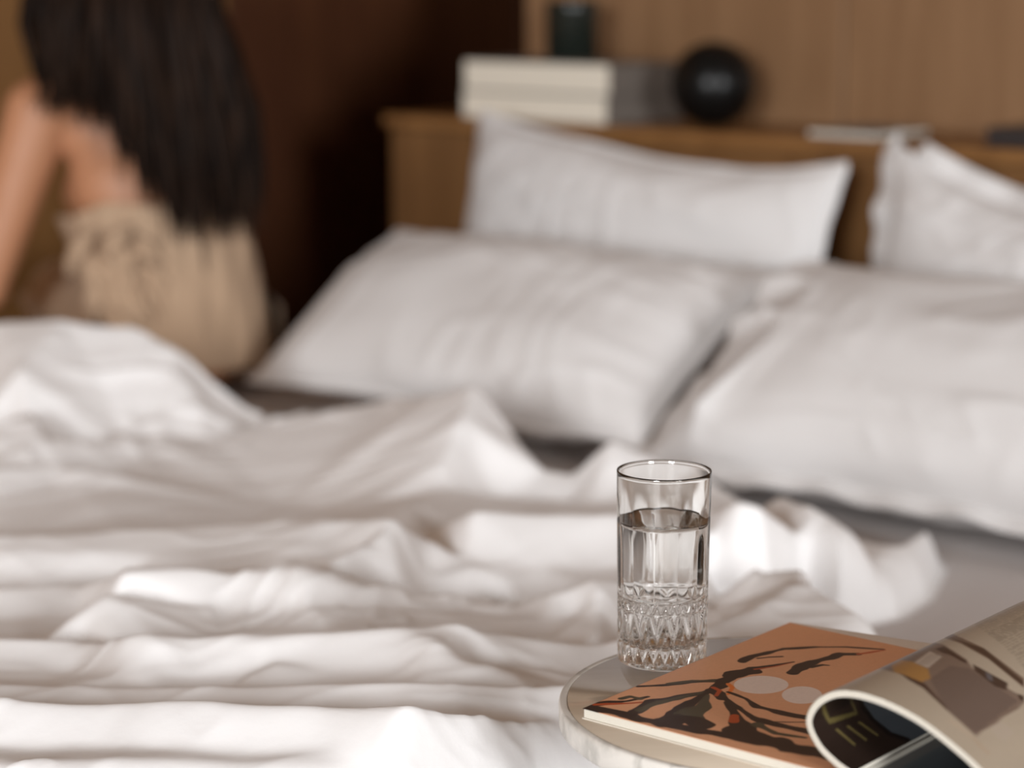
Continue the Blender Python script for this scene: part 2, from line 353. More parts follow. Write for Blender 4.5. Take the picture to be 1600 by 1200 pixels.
# ---------------------------------------------------------------- pillows
def pillow(u0, u1, v0, z0, v1, z1, thick, label, seed, flange=0.0, sag=0.0, name='pillow', group=None, rdrop=0.0, crump=0.0):
    n, m = 120, 80
    root = empty(name, uv((u0+u1)/2, v0, ZM)); tag(root, label, 'pillow', group)
    s = np.linspace(-1, 1, n)[:, None]*np.ones((1, m)); t = np.ones((n, 1))*np.linspace(-1, 1, m)[None, :]
    ey = (VX*(v1-v0)+ZX*(z1-z0)); L_ = np.linalg.norm(ey); ey = ey/L_; nn = np.cross(UX, ey); w = u1-u0; cen = uv((u0+u1)/2, (v0+v1)/2, (z0+z1)/2)
    def surf(sd, off=0.0):
        q = np.clip((1-np.abs(s)**2.4)*(1-np.abs(t)**2.2), 0, 1)
        th = thick/2*q**.55
        x = w/2*s*(1-.045*(1-t**2)*s**2); y = L_/2*t*(1-.10*(1-s**2)*t**2)
        y = y + sag*(1-s**2)*(t > 0)*(t) * -1
        y = y - rdrop*smoothstep(-.4, 1, s)*(t+1)/2
        y = y + .02*(vnoise(s*2.2+5, t*1.4+2, seed+60)-.5)
        edge = 1-q
        wr = .007*ridges(s*w*.5+3, t*L_*.5+3, seed, 5, 14, .35)**2*edge**.8 + .004*ridges(s*.4+5, t*.3+1, seed+4, 14, 9, .3)**3
        wr = wr + .018*(vnoise(s*2+9, t*2+4, seed+8)-.5)*q**.3
        wr = wr + crump*smoothstep(.45, .95, -s)*(ridges(s*.4+2, t*.25+8, seed+2, 9, 12, .4)**2)
        c2 = np.clip(q*6, 0, 1)
        return cen + x[..., None]*UX + y[..., None]*ey + (sd*(th + wr*c2))[..., None]*nn - (np.abs(s)**3*np.abs(t)*.0)[..., None]*ZX
    A, B = surf(1), surf(-1)
    # join front and back around the border ring
    fr = grid_mesh('pillowcase', A, M['pillow'], root); me = fr.data
    bmx = bmesh.new(); bmx.from_mesh(me)
    q2 = np.arange(n*m).reshape(n, m); base = len(bmx.verts)
    vb = [bmx.verts.new(tuple(p)) for p in B.reshape(-1, 3)]
    for i in range(n-1):
        for j in range(m-1): bmx.faces.new((vb[q2[i, j]], vb[q2[i+1, j]], vb[q2[i+1, j+1]], vb[q2[i, j+1]]))
    bmesh.ops.remove_doubles(bmx, verts=bmx.verts, dist=.0004); bmesh.ops.recalc_face_normals(bmx, faces=bmx.faces)
    bmx.to_mesh(me); bmx.free(); me.shade_smooth()
    # hem: flat border or a thin seam all around
    bd = [(i, 0) for i in range(n)]+[(n-1, j) for j in range(1, m)]+[(i, m-1) for i in range(n-2, -1, -1)]+[(0, j) for j in range(m-2, 0, -1)]
    R = np.array([A[i, j] for i, j in bd]); K = len(R); wd = flange if flange else .006
    Q = np.zeros((5, K, 3)); ph = np.arange(K)
    for k in range(K):
        tn = R[(k+1) % K]-R[k-1]; tn /= np.linalg.norm(tn)+1e-9; outw = np.cross(tn, nn); rel = R[k]-cen
        if np.dot(outw, rel) < 0: outw = -outw
        wv = nn*(.008*math.sin(k*.19)+.005*math.sin(k*.43+1))*(wd/.03)
        for a_, (o_, n_) in enumerate(((-.004, .003), (wd, .0025), (wd+.002, 0), (wd, -.0025), (-.004, -.003))):
            Q[a_, k] = R[k]+outw*o_+nn*n_+wv*(1 if 0 < a_ < 4 else 0)
    grid_mesh('hem', Q, M['pillow'], root, wrap=True)
    return root
pillow(-2.68, -1.87, 2.335, ZM+.055, 2.68, ZM+.272, .20, 'large white pillow lying on the left side of the bed, in the front row', 11, sag=.01)
pillow(-1.84, -1.03, 2.315, ZM+.05, 2.66, ZM+.275, .22, 'large white pillow on the right of the bed, in the front row, with narrow border', 23, flange=.022, crump=.035)
pillow(-2.73, -1.93, 2.84, ZM+.07, 2.95, ZM+.46, .15, 'white pillow propped against the headboard below the stack of books', 35, sag=.03, rdrop=.055)
pillow(-1.84, -1.04, 2.84, ZM+.07, 2.95, ZM+.450, .16, 'white pillow propped against the headboard at the right, with a wide hem', 47, flange=.03, sag=.085)

# ================================================================= SIDE TABLE
ZT = .64; TC = np.array([.192, 1.4995, 0]); R_T = .152
mb = mat('pale veined marble', (.55, .51, .46, 1), .35)
N, L, b = nodes(mb); mp = coords(mb, (1, 1, 1)); n1 = N.new('ShaderNodeTexNoise'); n1.inputs['Scale'].default_value = 9; n1.inputs['Detail'].default_value = 8; n1.inputs['Distortion'].default_value = 1.6
rp = N.new('ShaderNodeValToRGB'); E_ = rp.color_ramp.elements; E_[0].position = .40; E_[0].color = (.74, .71, .66, 1); E_[1].position = .62; E_[1].color = (.70, .67, .62, 1)
e3 = E_.new(.49); e3.color = (.50, .48, .44, 1); e4 = E_.new(.53); e4.color = (.72, .69, .64, 1)
L.new(mp.outputs[0], n1.inputs['Vector']); L.new(n1.outputs['Fac'], rp.inputs['Fac']); L.new(rp.outputs[0], b.inputs['Base Color'])
mtop = mat('polished beige stone', (.36, .315, .265, 1), .09, spec=.45); varied(mtop, (.46, .38, .295, 1), (.54, .455, .36, 1), 6, (1, 3, 1), 6, dist=.8)
tb = tag(empty('side_table', (TC[0], TC[1], 0)), 'small round side table with a pale marble rim, standing against the bed', 'table')
lathe('marble_rim', [(.149, -.020), (.155, -.020), (.158, -.017), (.1585, -.004), (.1580, -.0012), (.1570, -.0001), (.1535, -.0001), (.1525, -.0002), (.1522, -.004), (.149, -.004)], (TC[0], TC[1], ZT), mb, tb, 128)
lathe('table_top', [(0, -.019), (.1492, -.019), (.1495, -.004), (.1521, -.0035), (.1521, 0), (0, 0)], (TC[0], TC[1], ZT), mtop, tb, 128)
lathe('support_ring', [(.120, -.030), (.135, -.030), (.135, -.0205), (.120, -.0205), (.120, -.030)], (TC[0], TC[1], ZT), M['black'], tb, 96)
for k in range(3):
    a = math.radians(205+120*k); d_ = np.array([math.cos(a), math.sin(a), 0])
    tube('leg', [TC+d_*.128+ZX*(ZT-.03), TC+d_*.125+ZX*.35, TC+d_*.135+ZX*.0065], .0065, M['black'], tb)
lathe('floor_ring', [(.130, .001), (.142, .001), (.142, .013), (.130, .013), (.130, .001)], (TC[0], TC[1], 0), M['black'], tb, 96)

# ================================================================= GLASS OF WATER
GC = np.array([.1145, 1.5973, ZT]); HG = .1485
gm = bpy.data.materials.new('clear glass'); gm.use_nodes = True; nt = gm.node_tree; nt.nodes.clear()
g_ = nt.nodes.new('ShaderNodeBsdfGlass'); g_.inputs['IOR'].default_value = 1.5; g_.inputs['Roughness'].default_value = 0; g_.inputs['Color'].default_value = (.985, .985, .98, 1)
oo = nt.nodes.new('ShaderNodeOutputMaterial'); nt.links.new(g_.outputs[0], oo.inputs[0])
wm = gm.copy(); wm.name = 'water'; wm.node_tree.nodes['Glass BSDF'].inputs['IOR'].default_value = 1.333; wm.node_tree.nodes['Glass BSDF'].inputs['Color'].default_value = (.995, .995, .995, 1)
gt = tag(empty('drinking_glass', GC), 'tall cut-crystal tumbler with a diamond-cut base on the side table', 'glass')
nphi = 384; phi = np.linspace(0, 2*math.pi, nphi, endpoint=False)
zo = np.concatenate([np.linspace(.0006, .053, 120), np.linspace(.054, .138, 40), np.linspace(.1385, HG-.0008, 8)])
Zg, Pg = np.meshgrid(zo, phi, indexing='ij')
Ro = .0338 + .0020*(Zg/HG)
def tri(x): return np.abs((x % 1)-.5)*2        # 0..1 triangle wave
def band(z, a, b_, s=.0007): return smoothstep(a, a+s, z)*(1-smoothstep(b_-s, b_, z))
fl_ = 12
k12 = Pg/(2*math.pi)*fl_
flute = (1-np.abs(np.cos(k12*math.pi)))        # scooped vertical panels
Ro = Ro - .0012*flute*smoothstep(.0535, .056, Zg)*(1-smoothstep(.085, .135, Zg))
zz = (Zg-.018)/.025
k16 = Pg/(2*math.pi)*16; d1 = tri(k16+zz*.5); d2_ = tri(k16-zz*.5)
diam = np.minimum(d1, d2_); small = (np.maximum(np.abs(((k12) % 1)-.5), np.abs(zz-.5)*.5) < .13)*0
Ro = Ro - .0022*(1-np.minimum(1, diam*2.2))*band(Zg, .0185, .043)
Ro = Ro - .0016*smoothstep(.62, .70, diam)*band(Zg, .0185, .043)
zt_ = (Zg-.044)/.0085
Ro = Ro - .0018*(1-np.minimum(1, 2.5*np.minimum(tri(k16*2+zt_*.5), tri(k16*2-zt_*.5))))*band(Zg, .0442, .0525)
zb_ = (Zg-.003)/.0145
Ro = Ro - .0022*(1-np.minimum(1, 2.2*np.minimum(tri(k16*1.5+.5+zb_*.5), tri(k16*1.5+.5-zb_*.5))))*band(Zg, .003, .0175)
for zc in (.018, .0435, .053): Ro = Ro - .0011*np.exp(-((Zg-zc)/.0006)**2)
Ro = Ro - .0012*(1-smoothstep(0, .002, Zg))
outer = np.stack([GC[0]+Ro*np.cos(Pg), GC[1]+Ro*np.sin(Pg), GC[2]+Zg], -1)
RI_T, RI_B, ZB = .0346, .0300, .0165
prof_in = [(RI_T+.0009, HG-.0001), (RI_T+.0004, HG), (RI_T, HG-.0006)]
for z in np.linspace(HG-.004, .060, 24): prof_in.append((RI_B+.0012+(RI_T-RI_B-.0012)*((z-.06)/(HG-.06)), z))
for z in np.linspace(.058, ZB+.004, 10): prof_in.append((RI_B+.0012*((z-.02)/.04), z))
prof_in += [(RI_B-.001, ZB+.0015), (RI_B-.004, ZB+.0002), (RI_B*.6, ZB), (RI_B*.3, ZB), (.0001, ZB)]
inn = []
for i_, (r, z) in enumerate(prof_in):
    inn.append(np.stack([GC[0]+r*np.cos(phi), GC[1]+r*np.sin(phi), np.full(nphi, GC[2]+z)], -1))
bot = []
for r, z in ((.0001, .002), (.012, .002), (.024, .0014), (.029, .0004), (.0318, .0003)):
    bot.append(np.stack([GC[0]+r*np.cos(phi), GC[1]+r*np.sin(phi), np.full(nphi, GC[2]+z)], -1))
GP = np.concatenate([np.array(bot), outer, np.array(inn)], 0)
go = grid_mesh('crystal_body', GP, gm, gt, wrap=True)
def radius_in(z):
    pr = sorted([(zz_, rr_) for rr_, zz_ in prof_in if zz_ < HG-.001]); return np.interp(z, [a[0] for a in pr], [a[1] for a in pr])
WL = .1105
pw = [(.0001, ZB-.0002)]+[(RI_B*.6, ZB-.0002), (RI_B-.004, ZB)]+[(radius_in(z)+.00015, z) for z in np.linspace(ZB+.0015, WL, 30)]+[(radius_in(WL)-.0006, WL-.0005), (radius_in(WL)-.002, WL-.0008), (.015, WL-.0008), (.0001, WL-.0008)]
wo = lathe('water', pw, GC, wm, None, 128); tag(wo, 'clear water filling three quarters of the crystal tumbler', 'water')

# ================================================================= MAGAZINE
A0 = at(912, 1106, ZT+.008); B0 = at(1235, 972, ZT+.008)
sv = (B0-A0)/np.linalg.norm(B0-A0); tv = np.cross(sv, ZX); MH = .27; MW = .216
org = A0.copy(); org[2] = ZT
def MP(t, b, k): return org + tv*t + sv*b + ZX*k
mag = tag(empty('magazine', MP(.2, .13, 0)), 'open magazine with an orange illustrated page and a curled page, on the side table', 'magazine')
def srl(c): return np.array(srgb(*c)[:3])
def vcmat(name, rough):
    m = mat(name, (1, 1, 1, 1), rough); N, L, b = nodes(m); a = N.new('ShaderNodeVertexColor'); a.layer_name = 'print'
    L.new(a.outputs[0], b.inputs['Base Color']); return m
def setcol(o, col):
    ca = o.data.color_attributes.new('print', 'FLOAT_COLOR', 'POINT')
    ca.data.foreach_set('color', np.concatenate([col.reshape(-1, 3), np.ones((col.shape[0]*col.shape[1] if col.ndim == 3 else len(col), 1))], 1).reshape(-1).astype(np.float32))
def page_uv(px, py, k=.0082):                   # picture position of a mark -> its place on the page
    p = at(px, py, ZT+k)-org; return float(p@tv), float(p@sv)
mprint = vcmat('printed glossy page', .38)
# page block under the orange page
def block(name, t0, t1, b0, b1, k0, k1, m):
    return boxobj(name, MP((t0+t1)/2, (b0+b1)/2, (k0+k1)/2), ((t1-t0)/2, (b1-b0)/2, (k1-k0)/2), m, mag, .0006, (tv, sv, ZX))
pe = mat('page edges', (.62, .58, .51, 1), .8)
N, L, b = nodes(pe); mp = coords(pe, (1, 1, 1)); wv = N.new('ShaderNodeTexWave'); wv.bands_direction = 'Z'; wv.inputs['Scale'].default_value = 260; wv.inputs['Distortion'].default_value = 1
rp = N.new('ShaderNodeValToRGB'); rp.color_ramp.elements[0].color = (.50, .46, .38, 1); rp.color_ramp.elements[1].color = (.74, .70, .62, 1)
L.new(mp.outputs[0], wv.inputs[0]); L.new(wv.outputs['Fac'], rp.inputs['Fac']); L.new(rp.outputs[0], b.inputs['Base Color'])
block('back_cover', -.001, MW, -.001, MH+.001, .0001, .0008, M['paper'])
pb = block('page_block', 0, MW-.001, 0, MH, .0009, .0072, pe)
for v_ in pb.data.vertices:
    p_ = np.array(v_.co)-org
    if p_@sv > .2: v_.co = tuple(np.array(v_.co)+sv*.18*(p_@tv))
na, nb = 420, 520
ta, tb_ = np.meshgrid(np.linspace(-.0005, MW, na), np.linspace(-.0005, MH, nb), indexing='ij'); tb_ = tb_*(1+.18*ta/MH)
col = np.ones((na, nb, 3))*srl((218, 160, 122))
col = col*(1-.10*smoothstep(.13, .26, tb_)[..., None]*np.array([.4, 1, 1.6]))
kn = vnoise(ta*90, tb_*90, 4); kk = (vnoise(ta*600, tb_*600, 8)-.5)
dark = srl((44, 28, 24)); green = srl((74, 68, 52)); rust = srl((176, 72, 28))
def z4(x, y): return page_uv(x/2.162+860, y/2.162+900)
def stroke(pts, w0, w1, c, jit=1.0):
    global col
    q = [z4(*p) for p in pts]; d = np.full(ta.shape, 1e9); Ls = [0]
    for a, b_ in zip(q[:-1], q[1:]): Ls.append(Ls[-1]+math.dist(a, b_))
    wd = np.zeros(ta.shape)
    for i, (a, b_) in enumerate(zip(q[:-1], q[1:])):
        ex, ey = b_[0]-a[0], b_[1]-a[1]; t = np.clip(((ta-a[0])*ex+(tb_-a[1])*ey)/(ex*ex+ey*ey), 0, 1)
        di = np.hypot(ta-a[0]-t*ex, tb_-a[1]-t*ey); s_ = (Ls[i]+t*(Ls[i+1]-Ls[i]))/Ls[-1]; ww = w0+(w1-w0)*s_
        m_ = di-ww < d-wd; d = np.where(m_, di, d); wd = np.where(m_, ww, wd)
    msk = 1-smoothstep(-.0004, .0004, d-wd*(.75+1.0*kn*jit)); col = col*(1-msk[..., None])+c*msk[..., None]
mm = .001
stroke([(115, 440), (230, 462), (420, 505), (640, 545), (940, 612)], 4.6*mm, 4.4*mm, dark)
stroke([(125, 436), (200, 425), (260, 420), (330, 405)], 3.4*mm, 1.2*mm, dark)
stroke([(150, 432), (260, 428), (400, 418)], 1.6*mm, .8*mm, rust)
stroke([(240, 412), (270, 405), (300, 412)], 3.4*mm, 2*mm, green)
stroke([(295, 371), (400, 366), (470, 356), (560, 352)], 1.3*mm, 2.6*mm, dark)
stroke([(400, 362), (480, 352), (560, 352)], 1.6*mm, 2.0*mm, green)
stroke([(290, 455), (340, 425), (420, 410), (520, 392), (580, 370)], 4.2*mm, 3.6*mm, dark)
stroke([(300, 450), (350, 430), (420, 412), (520, 390)], 2.6*mm, 2.0*mm, green)
stroke([(400, 480), (440, 455), (500, 410), (540, 385)], 7.5*mm, 2.2*mm, dark)
stroke([(470, 470), (510, 440), (530, 400)], 8*mm, 1.8*mm, green)
stroke([(380, 490), (460, 480), (520, 505)], 9*mm, 6*mm, dark)
stroke([(540, 385), (575, 362), (610, 338), (650, 322), (690, 320)], 3.5*mm, 5.4*mm, dark)
stroke([(600, 335), (680, 312), (760, 300), (822, 288)], 5*mm, 1.3*mm, dark)
stroke([(690, 313), (760, 303), (815, 291)], .9*mm, .6*mm, rust)
stroke([(545, 385), (570, 395), (580, 410)], 6*mm, 4*mm, dark)
stroke([(550, 375), (572, 385), (560, 402)], 2*mm, 1.5*mm, rust)
stroke([(600, 362), (615, 375), (600, 398)], 1.5*mm, 1.2*mm, srl((226, 120, 48)))
stroke([(600, 390), (660, 412), (700, 440), (790, 462), (870, 476)], 1.6*mm, 3.6*mm, dark)
stroke([(580, 405), (630, 440), (690, 480), (760, 500), (880, 525)], 2.0*mm, 4*mm, dark)
stroke([(600, 425), (622, 460), (640, 510)], 2.5*mm, 6*mm, dark)
stroke([(622, 470), (618, 488)], 3.4*mm, 3*mm, rust)
stroke([(640, 520), (720, 545), (800, 575), (930, 605)], 10*mm, 5*mm, dark)
stroke([(700, 500), (760, 530), (860, 545)], 3*mm, 2*mm, green)
stroke([(740, 490), (800, 492), (860, 492)], .7*mm, .7*mm, dark)
stroke([(645, 286), (680, 270), (740, 255), (790, 244), (900, 238), (1000, 238), (1125, 246)], 2.8*mm, 1.1*mm, dark)
stroke([(700, 276), (740, 272), (782, 270)], 1.0*mm, .9*mm, dark)
stroke([(820, 325), (850, 300), (885, 288), (940, 275), (985, 262), (1040, 262)], 4.6*mm, 3*mm, dark)
stroke([(1040, 262), (1070, 258), (1130, 248)], 1.6*mm, .8*mm, rust)
stroke([(880, 305), (920, 298), (940, 300)], 1.8*mm, .8*mm, dark)
def ell(cx, cy, rx, ry, c):
    global col
    c0 = z4(cx, cy); c1 = z4(cx+rx, cy); c2 = z4(cx, cy-ry)
    m_ = np.array([[c1[0]-c0[0], c2[0]-c0[0]], [c1[1]-c0[1], c2[1]-c0[1]]]); iv = np.linalg.inv(m_)
    x = ta-c0[0]; y = tb_-c0[1]; e = np.hypot(iv[0, 0]*x+iv[0, 1]*y, iv[1, 0]*x+iv[1, 1]*y)
    msk = 1-smoothstep(.985, 1.015, e); col = col*(1-msk[..., None])+c*msk[..., None]
ell(712, 365, 92, 30, srl((228, 208, 196))); ell(850, 400, 68, 29, srl((228, 208, 196)))
mar = np.maximum(smoothstep(-.0004, .0004, tb_-.2685), smoothstep(MW-.006, MW-.0052, ta))
wht = srl((214, 200, 186)); col = col*(1-mar[..., None])+wht*mar[..., None]; col = np.clip(col*(1+.06*kk[..., None]), 0, 1)
PP = org + ta[..., None]*tv + tb_[..., None]*sv + (.0074+.0004*(ta/MW)**2)[..., None]*ZX
op = grid_mesh('orange_page', PP, mprint, mag); setcol(op, col); op['label'] = 'orange page with dark branching strokes and two pale ovals'
sm = op.modifiers.new('t', 'SOLIDIFY'); sm.thickness = .0003; sm.offset = -1
# right-hand flat pages
block('page_block', MW+.0005, MW+.205, 0, MH, .0001, .0040, pe)
nc = 60
t2, b2 = np.meshgrid(np.linspace(MW+.0005, MW+.2055, nc*2), np.linspace(0, MH, nc), indexing='ij')
c2 = np.ones((nc*2, nc, 3))*srl((74, 80, 84)); e = np.hypot((t2-.30)/.06, (b2-.10)/.09)
c2 = c2*(.55+.45*smoothstep(.7, 1.1, e)[..., None]); edge2 = (t2 < MW+.010)[..., None]; c2 = np.where(edge2, srl((92, 90, 88)), c2)
gp = grid_mesh('grey_page', org + t2[..., None]*tv + b2[..., None]*sv + .0043*ZX, mprint, mag); setcol(gp, c2); gp['label'] = 'flat page with a dark grey photograph'
# curled pages: section through (t, k), swept along the page height
sec = [(.2165, .0085), (.212, .0100), (.202, .0145), (.1895, .0235), (.1815, .0385), (.1885, .0542), (.206, .0645), (.232, .0660), (.2636, .0590), (.2947, .0440), (.318, .0290), (.343, .0150), (.362, .0085)]
sp = []
for i in range(len(sec)-1):
    p0 = np.array(sec[max(i-1, 0)]); p1 = np.array(sec[i]); p2 = np.array(sec[i+1]); p3 = np.array(sec[min(i+2, len(sec)-1)])
    for k in range(24):
        t = k/24; sp.append(.5*((2*p1)+(-p0+p2)*t+(2*p0-5*p1+4*p2-p3)*t*t+(-p0+3*p1-3*p2+p3)*t**3))
sp.append(np.array(sec[-1])); sp = np.array(sp)
tg = np.gradient(sp, axis=0); tg /= np.linalg.norm(tg, axis=1)[:, None]; nr = np.stack([-tg[:, 1], tg[:, 0]], 1)   # left of travel
arc = np.concatenate([[0], np.cumsum(np.linalg.norm(np.diff(sp, axis=0), axis=1))])
nbk = 300; bs = np.linspace(0, MH, nbk)
def sheet(name, off, m, rows=nbk, flip=False):
    b_ = np.linspace(0, MH, rows); q = sp + nr*off
    Pq = org + q[:, None, 0, None]*tv + b_[None, :, None]*sv + q[:, None, 1, None]*ZX
    return grid_mesh(name, Pq, m, mag), Pq
TK = .0045
# which side is inside the roll: travel goes leftwards then up and right, so the inside is to the right of travel
secO = sp; secI = sp - nr*TK
ring = np.concatenate([secO, secI[::-1]], 0)
wob = lambda b_: 0
def closed(name, ringpts, b0, b1, m, rows=6):
    b_ = np.linspace(b0, b1, rows); Pq = org + ringpts[None, :, 0, None]*tv + b_[:, None, None]*sv + ringpts[None, :, 1, None]*ZX
    o = grid_mesh(name, Pq, m, mag, wrap=True, smooth=False)
    n_ = len(ringpts); h_ = n_//2; fs = []
    for rw in (0, rows-1):
        for i in range(h_-1): fs.append((rw*n_+i, rw*n_+i+1, rw*n_+n_-2-i, rw*n_+n_-1-i))
    bmx = bmesh.new(); bmx.from_mesh(o.data); bmx.verts.ensure_lookup_table()
    for f in fs:
        try: bmx.faces.new([bmx.verts[i] for i in f])
        except ValueError: pass
    bmesh.ops.recalc_face_normals(bmx, faces=bmx.faces); bmx.to_mesh(o.data); bmx.free(); return o
cp = closed('curled_pages', np.concatenate([sp-nr*.0002, (secI+nr*.0002)[::-1]], 0), .0003, MH-.0003, pe)
cp['label'] = 'thick curl of cream magazine pages'
# printed outer side
oo_, Pq = sheet('photo_page', .0002, mprint)
AR, BB = np.meshgrid(arc, bs, indexing='ij')
# project every point once to see where marks belong, then colour the paper there
rel = Pq-CAM; dep = rel@FW; PX = 800+F_PX*rel[..., 0]/dep; PY = 600-F_PX*(rel@UP)/dep
col3 = np.ones(Pq.shape)*srl((170, 156, 138))
def halfplane(x0, y0, x1, y1, soft=1.0):       # 1 on the right-hand/lower side of the line
    nx, ny = -(y1-y0), (x1-x0); l = math.hypot(nx, ny); return smoothstep(-soft, soft, ((PX-x0)*nx+(PY-y0)*ny)/l)
def paint(mask, c):
    global col3
    col3 = col3*(1-mask[..., None])+srl(c)*mask[..., None]
def polymask(pts):
    pts = [(1200+x/4, 900+y/4) for x, y in pts]; d, ins = poly_dist(PX, PY, pts); return np.where(ins, smoothstep(-.6, .6, d), 1-smoothstep(-.6, .8, d)*1.0)*(ins | (d < .8))
topside = (nr[:, 1] > -.3)[:, None]*np.ones((1, nbk))
def pm(pts, c, a=1.0): paint(polymask(pts)*topside*a, c)
pm([(560, 575), (960, 400), (1100, 430), (1240, 520), (1280, 580), (1600, 760), (1600, 800), (1300, 1000), (1110, 830), (980, 680), (820, 610), (700, 580)], (118, 100, 88))
pm([(560, 575), (830, 450), (900, 520), (800, 590), (700, 580)], (112, 98, 92))
pm([(1010, 640), (1140, 560), (1260, 580), (1560, 780), (1300, 985), (1110, 830)], (104, 88, 79))
pm([(770, 560), (830, 525), (900, 535), (1000, 580), (1015, 640), (960, 665), (850, 620), (790, 600)], (160, 118, 66))
pm([(915, 540), (1010, 470), (1085, 505), (1000, 575)], (176, 162, 148))
for dx in (0, 26, 52): pm([(935+dx, 552), (1022+dx, 488), (1030+dx, 492), (943+dx, 556)], (150, 136, 124))
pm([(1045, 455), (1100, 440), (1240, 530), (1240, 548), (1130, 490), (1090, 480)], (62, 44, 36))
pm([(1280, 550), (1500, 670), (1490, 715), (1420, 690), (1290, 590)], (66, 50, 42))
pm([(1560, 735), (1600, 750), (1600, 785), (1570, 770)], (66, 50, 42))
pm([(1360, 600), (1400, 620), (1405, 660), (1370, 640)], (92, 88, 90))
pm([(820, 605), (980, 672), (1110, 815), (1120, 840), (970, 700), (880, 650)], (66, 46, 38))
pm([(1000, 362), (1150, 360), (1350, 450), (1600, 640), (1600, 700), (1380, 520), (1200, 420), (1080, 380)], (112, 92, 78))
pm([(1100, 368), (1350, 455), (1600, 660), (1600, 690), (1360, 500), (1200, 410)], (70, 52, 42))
pm([(1400, 940), (1460, 910), (1545, 970), (1480, 1035), (1400, 980)], (172, 158, 142))
pm([(1280, 1000), (1390, 1110), (1380, 1120), (1275, 1012)], (170, 150, 128))
pm([(1140, 890), (1280, 1005), (1270, 1012), (1130, 905)], (176, 158, 138))
# column of small grey text on the far part
txt = polymask([(1290, 300), (1420, 190), (1640, 170), (1640, 620), (1480, 440)])*topside
cell = .0024; rowm = ((AR/cell) % 1 < .58); word = vnoise(BB/.0016, np.floor(AR/cell)*7.3+.5, 55) > .33
paint(txt*(rowm & word)*.55, (120, 108, 94)); paint(txt*.22, (160, 148, 130))
col3 = np.clip(col3*(1+.05*(vnoise(AR*900, BB*900, 12)-.5)[..., None]), 0, 1)
setcol(oo_, col3); oo_['label'] = 'outer page with an interior photograph and small text'
# printed inner side
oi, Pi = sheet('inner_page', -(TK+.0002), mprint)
rel = Pi-CAM; dep = rel@FW; PX = 800+F_PX*rel[..., 0]/dep; PY = 600-F_PX*(rel@UP)/dep
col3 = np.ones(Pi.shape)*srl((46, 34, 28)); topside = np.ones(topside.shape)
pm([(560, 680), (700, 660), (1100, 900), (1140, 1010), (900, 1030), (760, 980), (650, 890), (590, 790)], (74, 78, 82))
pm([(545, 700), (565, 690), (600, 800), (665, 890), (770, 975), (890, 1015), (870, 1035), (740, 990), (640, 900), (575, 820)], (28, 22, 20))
pm([(330, 760), (345, 755), (360, 830), (385, 890), (370, 905), (345, 860)], (104, 92, 54))
pm([(365, 895), (550, 845), (560, 865), (385, 925)], (104, 92, 54))
pm([(500, 690), (515, 690), (530, 780), (560, 850), (545, 855), (515, 790)], (96, 84, 54))
for a, b_, c_, d_ in ((420, 960, 540, 1060), (490, 940, 612, 1030), (560, 915, 682, 1000)):
    pm([(a, b_), (a+14, b_-6), (c_+8, d_-8), (c_, d_)], (116, 102, 62))
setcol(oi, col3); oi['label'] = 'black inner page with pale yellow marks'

# ================================================================= THINGS ON THE HEADBOARD
def shelf_at(px, v):                          # point on the shelf at depth v seen in that column
    r = ray(px, 190); u_r = (r@UX)/(r@VX); return u_r*v
def book(name, u0, u1, v0, v1, z0, z1, cm, label, rot=0):
    root = tag(empty(name, uv((u0+u1)/2, (v0+v1)/2, z0)), label, 'book', 'books stacked on the headboard')
    t = .0022; cm = bk
    slab('cover', u0, u1, v0, v1, z0, z0+t, cm, root, .001); slab('cover', u0, u1, v0, v1, z1-t, z1, cm, root, .001)
    slab('spine', u1-t, u1, v0, v1, z0+t, z1-t, bk, root, .001)
    slab('page_block', u0+.002, u1-t-.0002, v0+.0015, v1-.003, z0+t, z1-t, M['pages_pale'], root)
    return root
bu0, bu1 = shelf_at(722, 3.085), shelf_at(951, 3.085)
bk = mat('taupe book cloth', (.15, .128, .11, 1), .7); M['pages_pale'] = mat('pale page edges', (.78, .72, .61, 1), .8)
book('book', bu0, bu1-.004, 3.085, 3.31, ZS+.0005, ZS+.052, M['cover_cream'], 'thick cream book lying at the bottom of the stack on the headboard')
b2_ = book('book', bu0+.002, bu1, 3.087, 3.30, ZS+.0525, ZS+.110, M['cover_cream'], 'thick cream book lying on top of the other, under the dark candle glass')
sg = mat('smoked glass', (.012, .016, .013, 1), .12)
cu = shelf_at(893, 3.19); cg = uv(cu, 3.19, ZS+.1103)
cup = tag(empty('candle_glass', cg), 'dark smoked glass candle holder standing on the books', 'candle holder')
lathe('tumbler', [(0, .0003), (.044, .0003), (.048, .003), (.050, .10), (.0505, .112), (.049, .113), (.0475, .11), (.0455, .035), (0, .033)], cg, sg, cup, 48)
lathe('candle_wax', [(0, .0335), (.045, .0335), (.045, .07), (.03, .069), (0, .069)], cg, mat('grey green wax', (.05, .052, .045, 1), .6), cup, 48)
tube('wick', [cg+ZX*.069, cg+ZX*.082], .0012, M['black'], cup)
br = .077; bc = uv(shelf_at(1113, 3.185), 3.185, ZS)
vsx = []
ballm = bpy.data.meshes.new('ball'); bm = bmesh.new(); bmesh.ops.create_uvsphere(bm, u_segments=64, v_segments=40, radius=br)
for v in bm.verts:
    if v.co.z < -br*.985: v.co.z = -br*.985
bm.to_mesh(ballm); bm.free(); bo = link('ball_ornament', ballm, M['ball']); bo.location = bc+ZX*(br*.985+.0004)
tag(bo, 'glossy black ceramic ball on the headboard beside the books', 'ornament')
